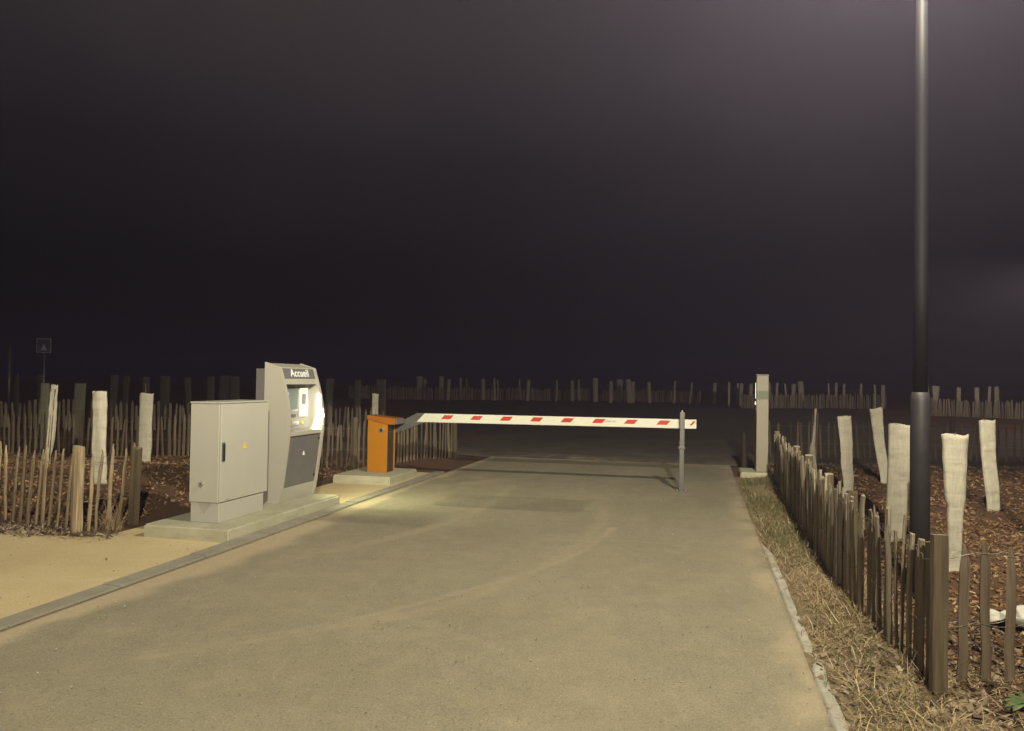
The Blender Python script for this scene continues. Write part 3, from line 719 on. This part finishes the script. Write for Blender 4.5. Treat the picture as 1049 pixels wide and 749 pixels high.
# ------------------------------------------------------------------ electrical cabinet
cab = thing('electrical_cabinet', P(-4.795, 6.60, .131), 'light grey electrical cabinet with plain door and small warning triangle, on a concrete pad', 'electrical cabinet', rot=-ANG)
box('plinth', M['cab'], cab, (.012, .012, 0), (.322, .80, .192), .004)
box('body', M['cab'], cab, (0, 0, .194), (.318, .85, 1.150), .006)
box('roof_cover', M['cab'], cab, (-.006, -.006, 1.152), (.338, .856, 1.168), .005)
door = box('door', M['cab'], cab, (.320, .004, .200), (.338, .846, 1.147), .005)
box('handle', M['black'], door, (.339, .028, .60), (.352, .062, .765), .006)
box('handle_recess', M['dark_grey'], door, (.3365, .018, .588), (.3405, .072, .777), .001)
wl = prism('warning_triangle', M['yellow'], door, [(.375, .690), (.445, .690), (.41, .752)], .339, .3405, 'tz')
prism('lightning_mark', M['black'], wl, [(.407, .699), (.414, .718), (.409, .718), (.412, .738), (.404, .714), (.410, .714)], .3406, .3412, 'tz')
box('maker_label', M['mid_grey'], door, (.339, .09, .213), (.3402, .155, .223), 0)
lk = disc('lock_cover', M['steel'], cab, (.136, -.008, .37), .026, '-t', .018)
disc('keyhole', M['black'], lk, (.136, -.018, .37), .006, '-t', .004, 10)
bm = bmesh.new()
prism('plinth_gusset', M['gusset'], cab, [(.085, .19), (.245, .19), (.165, .085)], .0095, .0118, 'sz')

# ------------------------------------------------------------------ kiosk
K0, T0, Z0 = -4.73, 7.80, .131
PROF = [(.196, 0.), (.244, .24), (.28, .512), (.302, .70), (.310, .784), (.312, .92), (.304, 1.044), (.277, 1.217), (.231, 1.379), (.186, 1.531)]
def pf(z, inset=0.): return float(np.interp(z, [p[1] for p in PROF], [p[0] for p in PROF])) - inset
ZS = np.linspace(0, 1.531, 40)
def smooth_prof():
    c = np.polyfit([p[1] for p in PROF], [p[0] for p in PROF], 5); return lambda z, i=0.: float(np.polyval(c, z)) - i
pf = smooth_prof()
KW = .84
kio = thing('payment_kiosk', P(K0, T0, Z0), 'tall light grey payment kiosk with curved sides, lit screen and a dark Accueil sign', 'payment kiosk', rot=-ANG)
side = [(0, 0)] + [(pf(z), z) for z in ZS] + [(0, 1.586)]
prism('side_panel', M['kiosk_grey'], kio, side, 0, .05, 'sz', .003)
prism('side_panel', M['kiosk_grey'], kio, side, KW - .05, KW, 'sz', .003)
def skin(name, mat, parent, z0, z1, t0, t1, inset, th=.012, n=12):
    zs = np.linspace(z0, z1, n)
    pts = [(pf(z, inset), z) for z in zs] + [(pf(z, inset + th), z) for z in zs[::-1]]
    return prism(name, mat, parent, pts, t0, t1, 'sz')
skin('lower_front', M['kiosk_grey'], kio, 0, .168, .052, KW - .052, .012)
dr = skin('service_door', M['dark_grey'], kio, .172, .735, .062, KW - .066, .010)
skin('door_surround', M['kiosk_grey'], kio, .170, .745, .052, KW - .052, .028)
wt = .36
vb = [(.39, .515), (.44, .515), (.415, .575)]
prism('warning_mark', M['white'], dr, vb, pf(.545, .0095), pf(.545, .0075), 'tz')
for zz in (.69, .25): disc('door_lock', M['black'], dr, (pf(zz, .006), KW - .10, zz), .014, 's', .012, 14)
box('shelf', M['kiosk_grey'], kio, (pf(.78, .19), .052, .75), (pf(.78, .004), KW - .052, .80), .006)
# recessed control panel
box('control_panel', M['mid_grey'], kio, (.10, .052, .802), (.135, KW - .052, 1.335), 0)
cp = kio.children[-1] if False else [o for o in kio.children if o.name.startswith('control_panel')][0]
skin('upper_front', M['kiosk_grey'], kio, 1.337, 1.40, .052, KW - .052, .012)
sg = skin('sign_panel', M['dark_grey'], kio, 1.402, 1.527, .055, KW - .055, .010)
prism('top_cover', M['kiosk_grey'], kio, [(0.0, 1.575), (pf(1.53, .004), 1.529), (pf(1.53, .004), 1.517), (0, 1.563)], .051, KW - .051, 'sz')
zc = 1.463; sl = math.atan2(pf(1.527) - pf(1.402), .125)
mt = Matrix.Translation((pf(zc, .0075), .415, zc)) @ Matrix.Rotation(math.pi/2, 4, 'Z') @ Matrix.Rotation(math.pi/2, 4, 'X')
mt = Matrix.Translation((pf(zc, .0085), .43, zc)) @ Matrix.Rotation(sl, 4, 'Y') @ Matrix.Translation((0, 0, 0)) @ Matrix.Rotation(math.pi/2, 4, 'Z') @ Matrix.Rotation(math.pi/2, 4, 'X')
text_mesh('lettering', 'Accueil', .130, M['white'], sg, mt, .0012, .0012, spacing=1.1)
# screen and controls
scr = box('screen_bezel', M['steel'], cp, (.136, .10, 1.02), (.150, .50, 1.29), .003)
box('screen', M['screen_green'], cp, (.151, .12, 1.04), (.154, .48, 1.272), 0)
box('screen_logo', M['screen_blue'], cp, (.155, .13, 1.06), (.156, .265, 1.24), 0)
box('screen_pane', M['screen_white'], cp, (.157, .14, 1.085), (.1576, .205, 1.20), 0)
box('card_unit', M['white'], cp, (.136, .535, .95), (.16, .705, 1.29), .004)
box('card_slot', M['dark_grey'], cp, (.161, .565, 1.10), (.166, .65, 1.22), .002)
box('keypad', M['steel'], cp, (.136, .12, .92), (.150, .27, 1.0), .003)
box('ticket_slot', M['black'], cp, (.136, .30, .95), (.143, .46, .985), .002)
stk = box('parking_sticker', M['white'], cp, (.136, .20, .83), (.1385, .28, .905), 0)
text_mesh('lettering', 'P', .07, M['dark_grey'], stk, Matrix.Translation((.1392, .24, .868)) @ Matrix.Rotation(math.pi/2, 4, 'Z') @ Matrix.Rotation(math.pi/2, 4, 'X'), .0004, .002)
box('coin_slot', M['steel'], cp, (.136, .36, .85), (.146, .52, .90), .002)
box('notice_label', M['white'], cp, (.136, .09, 1.303), (.1375, .25, 1.327), 0)
disc('help_button', M['yellow'], cp, (.14, .62, .88), .022, 's', .01, 16)
# light bar at the edge of the recess
lb = box('light_bar', M['bar_light'], kio, (pf(1.05, .045), KW - .105, .86), (pf(1.05, .012), KW - .056, 1.22), .005)
box('rear_housing', M['rear_grey'], kio, (-.145, .06, 0), (-.004, KW - .06, 1.512), .006)

# ------------------------------------------------------------------ barrier
bar = thing('barrier_gate', P(-4.885, 10.98, .121), 'orange barrier box with a closed white arm striped with red, on a concrete pad', 'barrier', rot=-ANG)
prism('body', M['orange'], bar, [(0, 0), (.322, 0), (.322, .735), (0, .852)], 0, .012, 'sz', .002)
box('side_panel', M['brown_dark'], bar, (.290, .0125, .004), (.312, .275, .735), .002)
box('rear_panel', M['orange'], bar, (.0, .276, 0), (.326, .30, .75), .003)
box('back_panel', M['orange'], bar, (.0, .0125, 0), (.012, .275, .80), .002)
lid = prism('lid', M['orange_lid'], bar, [(-.012, .800), (-.012, .866), (.445, .822), (.445, .728), (.34, .728)], -.014, .325, 'sz', .006)
box('lid_edge', M['dark_grey'], lid, (.447, -.005, .735), (.470, .31, .815), .004)
lk = disc('lock', M['steel'], bar, (.222, -.006, .64), .042, '-t', .014)
disc('keyhole', M['black'], lk, (.222, -.014, .64), .024, '-t', .006, 12)
# arm, in the same frame: s measured from the box
hub = disc('pivot_hub', M['galv'], bar, (.36, .335, .66), .07, '-t', .06)
br = prism('arm_bracket', M['galv'], bar, [(.34, .600), (.44, .610), (.80, .768), (.86, .768), (.86, .898), (.66, .898), (.34, .735)], .335, .395, 'sz', .004)
A0, A1, AZ0, AZ1 = .66, 4.875, .768, .896
arm = prism('arm', M['arm_white'], bar, [(A0, AZ0 - .006), (A1, AZ0 + .006), (A1, AZ1 + .006), (A0 + .13, AZ1)], .33, .40, 'sz', .004)
for k in range(9):
    s0 = 1.06 + .465*k
    if s0 + .2 > A1: w = A1 - s0 - .06
    else: w = .15
    zc = .848 + .004*k/8
    pts = [(s0, zc - .032), (s0 + w, zc - .032), (min(s0 + w + .055, A1 - .004), zc + .030), (s0 + .055, zc + .030)]
    prism('red_stripe', M['red'], arm, pts, .3282, .3292, 'sz')
for a0, a1, z0 in ((3.535, 3.552, .836), (3.572, 3.672, .842), (3.688, 3.735, .842)):
    box('maker_mark', M['mid_grey'], arm, (a0, .3285, z0), (a1, .3294, z0 + .013), 0)

ap = thing('arm_support_post', P(-.205, 11.19, .014), 'thin grey steel post whose fork catches the free end of the barrier arm', 'post', rot=-ANG)
box('shaft', M['galv'], ap, (-.034, -.03, .01), (.034, .03, .66), .006)
box('collar', M['galv'], ap, (-.046, -.04, .60), (.046, .04, .635), .004)
box('fork_plate', M['galv'], ap, (-.036, .048, .66), (.036, .058, 1.11), .003)
box('fork_plate', M['galv'], ap, (-.036, .152, .66), (.036, .162, 1.11), .003)
box('cradle', M['galv'], ap, (-.034, -.03, .662), (.034, .16, .70), .003)
box('upper_shaft', M['galv'], ap, (-.03, .0, .70), (.03, .045, 1.12), .005)
disc('cap_bolt', M['steel'], ap, (0, .022, 1.13), .014, 'z', .025, 10)
box('base_plate', M['galv'], ap, (-.075, -.075, 0), (.075, .075, .010), .002)
for a in (-1, 1):
    for c in (-1, 1): disc('anchor_bolt', M['steel'], ap, (a*.057, c*.057, .016), .012, 'z', .014, 8)

# ------------------------------------------------------------------ reader column on the far verge
rc = thing('reader_column', P(.95, 13.32, .101), 'slim grey reader column standing at the far end of the verge fence', 'reader column', rot=-ANG)
box('body', M['column'], rc, (0, 0, 0), (.19, .40, 1.585), .008)
box('top_cover', M['column'], rc, (-.008, -.006, 1.586), (.196, .406, 1.60), .004)
box('reflection_band', M['band'], rc, (.006, -.0035, 1.19), (.184, -.0005, 1.33), 0)  # reflection of the kiosk light, put in as a glowing strip
rd = box('reader_face', M['dark_grey'], rc, (-.010, .03, 1.0), (-.001, .37, 1.50), .003)
box('indicator_light', M['reader_led'], rd, (-.018, .04, 1.10), (-.0105, .10, 1.15), .002)
box('indicator_light', M['reader_led'], rd, (-.013, .045, 1.2), (-.0105, .09, 1.46), .001)
sp_ = thing('wooden_post', (4.22, 14.0, G(4.22, 14.0)), 'short dark wooden post beside the slim reader column', 'post')
pm = post_mesh(.66, .11, .09); pm.materials[0] = M['dark_post']; pm.materials[1] = M['dark_post']
put('shaft', pm, sp_, (0, 0, 0), (0, .0, .2))

# ------------------------------------------------------------------ street lamps
def lamp_post(loc, rotz, label):
    t = thing('street_lamp', loc, label, 'street lamp', None, rotz)
    lower = lathe('lower_shaft', M['post_grey'], t, [(.068, 0), (.067, 1.40), (.058, 1.46)], 24)
    box('access_hatch', M['post_black'], lower, (-.069, -.038, .5), (-.052, .038, .95), .004)
    lathe('base_flange', M['post_black'], t, [(.15, 0), (.15, .015), (.075, .02)], 20)
    lathe('upper_shaft', M['post_black'], t, [(.0505, 1.455), (.049, 2.2), (.043, 3.6), (.036, 5.22)], 24)
    hd = box('lamp_head', M['post_black'], t, (.52, -.12, 5.21), (1.02, .12, 5.29), .02, 3)
    tube('arm', M['post_black'], t, [(-.02, 0, 5.19), (.0, 0, 5.235), (.56, 0, 5.25)], .026, 10)
    box('lens', M['lens'], hd, (.62, -.09, 5.200), (.98, .09, 5.209), .002)
    return t
L1 = Vector((2.97, 5.62, 0)); L2 = Vector((1.35, -3.5, 0)); L3 = Vector((18.2, 23.0, 0))
lp = lamp_post((L1.x, L1.y, G(L1.x, L1.y)), math.radians(250), 'tall dark lamp post behind the verge fence, going out of the top of the frame')
for L, rz, lab in ((L2, 2.6, 'street lamp beside the road behind the viewer'), (L3, math.pi, 'unseen street lamp added past the mulch bed, outside the frame')):
    c = dup_tree(lp, (L.x, L.y, max(G(L.x, L.y), 0)), rz); c['label'] = lab
def spot(name, loc, power, col, half, blend, tgt=None, size=.12):
    l = bpy.data.lights.new(name, 'SPOT'); l.energy = power; l.color = col; l.spot_size = math.radians(2*half); l.spot_blend = blend; l.shadow_soft_size = size
    # street optics throw more light to the sides than straight down
    l.use_nodes = True; nt = l.node_tree; em = nt.nodes['Emission']
    ge = nt.nodes.new('ShaderNodeNewGeometry'); sx = nt.nodes.new('ShaderNodeSeparateXYZ'); nt.links.new(ge.outputs['Incoming'], sx.inputs[0])
    def mth(op, a, b_=0.):
        n = nt.nodes.new('ShaderNodeMath'); n.operation = op
        if isinstance(a, float): n.inputs[0].default_value = a
        else: nt.links.new(a, n.inputs[0])
        n.inputs[1].default_value = b_; return n.outputs[0]
    c_ = mth('MAXIMUM', mth('ABSOLUTE', sx.outputs[2]), .30)
    nt.links.new(mth('MULTIPLY', mth('POWER', c_, -1.5), .5), em.inputs['Strength'])
    o = bpy.data.objects.new(name, l); COL.objects.link(o); o.location = loc
    if tgt is not None: o.rotation_euler = (Vector(tgt) - Vector(loc)).to_track_quat('-Z', 'Y').to_euler()
    return o
WARM = (1, .905, .665)
def head(L, rz): return Vector((L.x + .80*math.cos(rz), L.y + .80*math.sin(rz), 5.20 + max(G(L.x, L.y), 0) - .03))
h1 = head(L1, math.radians(250)); spot('street_lamp_light', h1, 1950, WARM, 70, .35, h1 + Vector((-.12, .10, -1)), .05)
h2 = head(L2, 2.6); spot('street_lamp_light', h2, 3200, WARM, 76, .30, h2 + Vector((-.12, .25, -1)), .06)
h3 = head(L3, math.pi); spot('street_lamp_light', h3, 1300, (1, .84, .62), 76, .2, h3 + Vector((-.3, .5, -1)))  # unseen lamp, added to light the far fences and sleeves
# the kiosk's own light
la = bpy.data.lights.new('kiosk_light', 'AREA'); la.shape = 'RECTANGLE'; la.size = .04; la.size_y = .34; la.energy = 20; la.spread = math.radians(120); la.color = (.98, 1, .56)
lo_ = bpy.data.objects.new('kiosk_light', la); COL.objects.link(lo_)
c = P(K0 + pf(1.05) + .012, T0 + KW - .075, Z0 + 1.04); lo_.location = c
dirv = P(.50, .55, -.70); lo_.rotation_euler = dirv.to_track_quat('-Z', 'Y').to_euler()

# ------------------------------------------------------------------ small things
sgn = thing('road_sign', (-12.1, 20.0, G(-12.1, 20)), 'small square sign with a white triangle mark on a thin pole beyond the dim fence', 'sign')
tube('pole', M['galv'], sgn, [(0, 0, -.1), (0, 0, 2.42)], .025, 8)
pl = box('sign_plate', M['sign_grey'], sgn, (-.19, -.045, 2.06), (.19, -.03, 2.44), .004)
box('sign_face', M['blue'], pl, (-.165, -.048, 2.085), (.165, -.0455, 2.415), 0)
prism('triangle_mark', M['mid_grey'], pl, [(-.07, 2.13), (.09, 2.13), (.015, 2.30)], -.051, -.0485, 'sz')
rod = thing('signpost', (-15.6, 24.0, G(-15.6, 24)), 'bare thin pole in the dark beside the small square sign', 'pole')
tube('pole', M['galv'], rod, [(0, 0, -.1), (0, 0, 2.3)], .05, 8)
lathe('pole_cap', M['galv'], rod, [(.055, 2.3), (.05, 2.34), (.01, 2.36)], 10)
# scrap of white cloth on the mulch
n = 14; v = []; f = []
for i in range(n + 1):
    for j in range(n + 1):
        a, c = i/n - .5, j/n - .5
        v.append((a*.62, c*.30 + .05*math.sin(a*5), .035 + .03*math.sin(a*9 + c*4) + .025*math.cos(c*13 - a*3) + .03*abs(a)))
for i in range(n):
    for j in range(n): f.append((i*(n+1)+j, (i+1)*(n+1)+j, (i+1)*(n+1)+j+1, i*(n+1)+j+1))
o = from_py('cloth_scrap', v, f, M['cloth_white'], None, True); o.location = (3.36, 4.95, G(3.36, 4.95) + .03); o.rotation_euler = (0, 0, -.25)
sd = o.modifiers.new('cloth_thickness', 'SOLIDIFY'); sd.thickness = .004
tag(o, 'crumpled white cloth scrap lying on the mulch behind the widely spaced pickets', 'cloth')
# green weed at the foot of the pickets
wd = thing('weed_plant', (2.42, 3.60, G(2.42, 3.6)), 'low green leafy weed growing in front of the widely spaced pickets', 'plant')
for k in range(13):
    a = k*2.4 + random.uniform(-.3, .3); L = random.uniform(.09, .17); w = L*.3; vv, ff = [], []
    for i in range(7):
        q = i/6; r = L*q; z = .02 + L*(.5*q - .55*q*q) + .03; ww = w*math.sin(math.pi*min(1, q*.92 + .06))**.8
        for sgn_ in (-1, 0, 1): vv.append((math.cos(a)*r - math.sin(a)*ww*sgn_*.5, math.sin(a)*r + math.cos(a)*ww*sgn_*.5, z + abs(sgn_)*.008))
    for i in range(6):
        for j in range(2): ff.append((i*3+j, (i+1)*3+j, (i+1)*3+j+1, i*3+j+1))
    lf = from_py('leaf', vv, ff, M['leaf'], wd, True); sd = lf.modifiers.new('leaf_thickness', 'SOLIDIFY'); sd.thickness = .001
# tuft of straw by the fence post
def tuft(n, c):
    return lambda _n: (c[0] + rng.normal(0, .06, n), c[1] + rng.normal(0, .04, n))
o = blades('straw_tuft', 1, tuft(150, (-4.0, 7.80)), (.12, .42), (.002, .005), M['straw'], (.3, 1.), .9); o['kind'] = 'thing'
tag(o, 'tuft of tall dry straw at the foot of the gappy picket fence', 'grass tuft')

# ------------------------------------------------------------------ air, sky, camera
bm = bmesh.new(); add_box(bm, (-256, -126, -1.6), (256, 256, 7.5))
m = bpy.data.materials.new('night_air'); m.use_nodes = True; nt = m.node_tree; nt.nodes.clear()
out = nt.nodes.new('ShaderNodeOutputMaterial'); pv = nt.nodes.new('ShaderNodeVolumePrincipled')
pv.inputs['Color'].default_value = (.72, .64, 1.0, 1); pv.inputs['Density'].default_value = .0046; pv.inputs['Anisotropy'].default_value = .65
nt.links.new(pv.outputs['Volume'], out.inputs['Volume'])
o = from_bm('haze', bm, m); o['kind'] = 'stuff'

w = bpy.data.worlds.new('World'); sc.world = w; w.use_nodes = True; nt = w.node_tree
bg = nt.nodes['Background']; bg.inputs['Strength'].default_value = 1.
# night sky: lens flare glow put in as a gradient, brighter upward, softly mottled
tc = nt.nodes.new('ShaderNodeTexCoord'); sx = nt.nodes.new('ShaderNodeSeparateXYZ'); nt.links.new(tc.outputs['Generated'], sx.inputs[0])
grad = ramp(nt, [(.0, (.0022, .0020, .0030)), (.14, (.0030, .0028, .0042)), (.27, (.010, .0088, .0105)), (.48, (.042, .036, .036)), (1., (.055, .046, .045))], sx.outputs[2])
cl = ramp(nt, [(.3, (.72, .72, .76)), (.7, (1.2, 1.12, 1.08))], noise(nt, tc.outputs['Generated'], 2.6, 3, .5))
nt.links.new(mix(nt, 1., grad, cl, 'MULTIPLY'), bg.inputs['Color'])

cam = bpy.data.cameras.new('camera'); co = bpy.data.objects.new('camera', cam); COL.objects.link(co)
cam.sensor_fit = 'HORIZONTAL'; cam.sensor_width = 36; cam.lens = 792/1049*36; cam.clip_start = .05; cam.clip_end = 1200
pitch, roll = math.radians(1.085), math.radians(.8)
fv = Vector((0, math.cos(pitch), math.sin(pitch))); r0 = Vector((1, 0, 0)); u0 = r0.cross(fv)
rv = r0*math.cos(roll) + u0*math.sin(roll); uv = u0*math.cos(roll) - r0*math.sin(roll)
co.matrix_world = Matrix(((rv.x, uv.x, -fv.x, 0), (rv.y, uv.y, -fv.y, 0), (rv.z, uv.z, -fv.z, 1.55), (0, 0, 0, 1)))
sc.camera = co
sc.view_settings.view_transform = 'Standard'; sc.view_settings.look = 'None'; sc.view_settings.exposure = 0; sc.view_settings.gamma = 1
sc.view_settings.use_curve_mapping = False
sc.cycles.use_denoising = True
sc.cycles.max_bounces = 5; sc.cycles.volume_bounces = 0; sc.cycles.diffuse_bounces = 3
sc.cycles.sample_clamp_indirect = 3
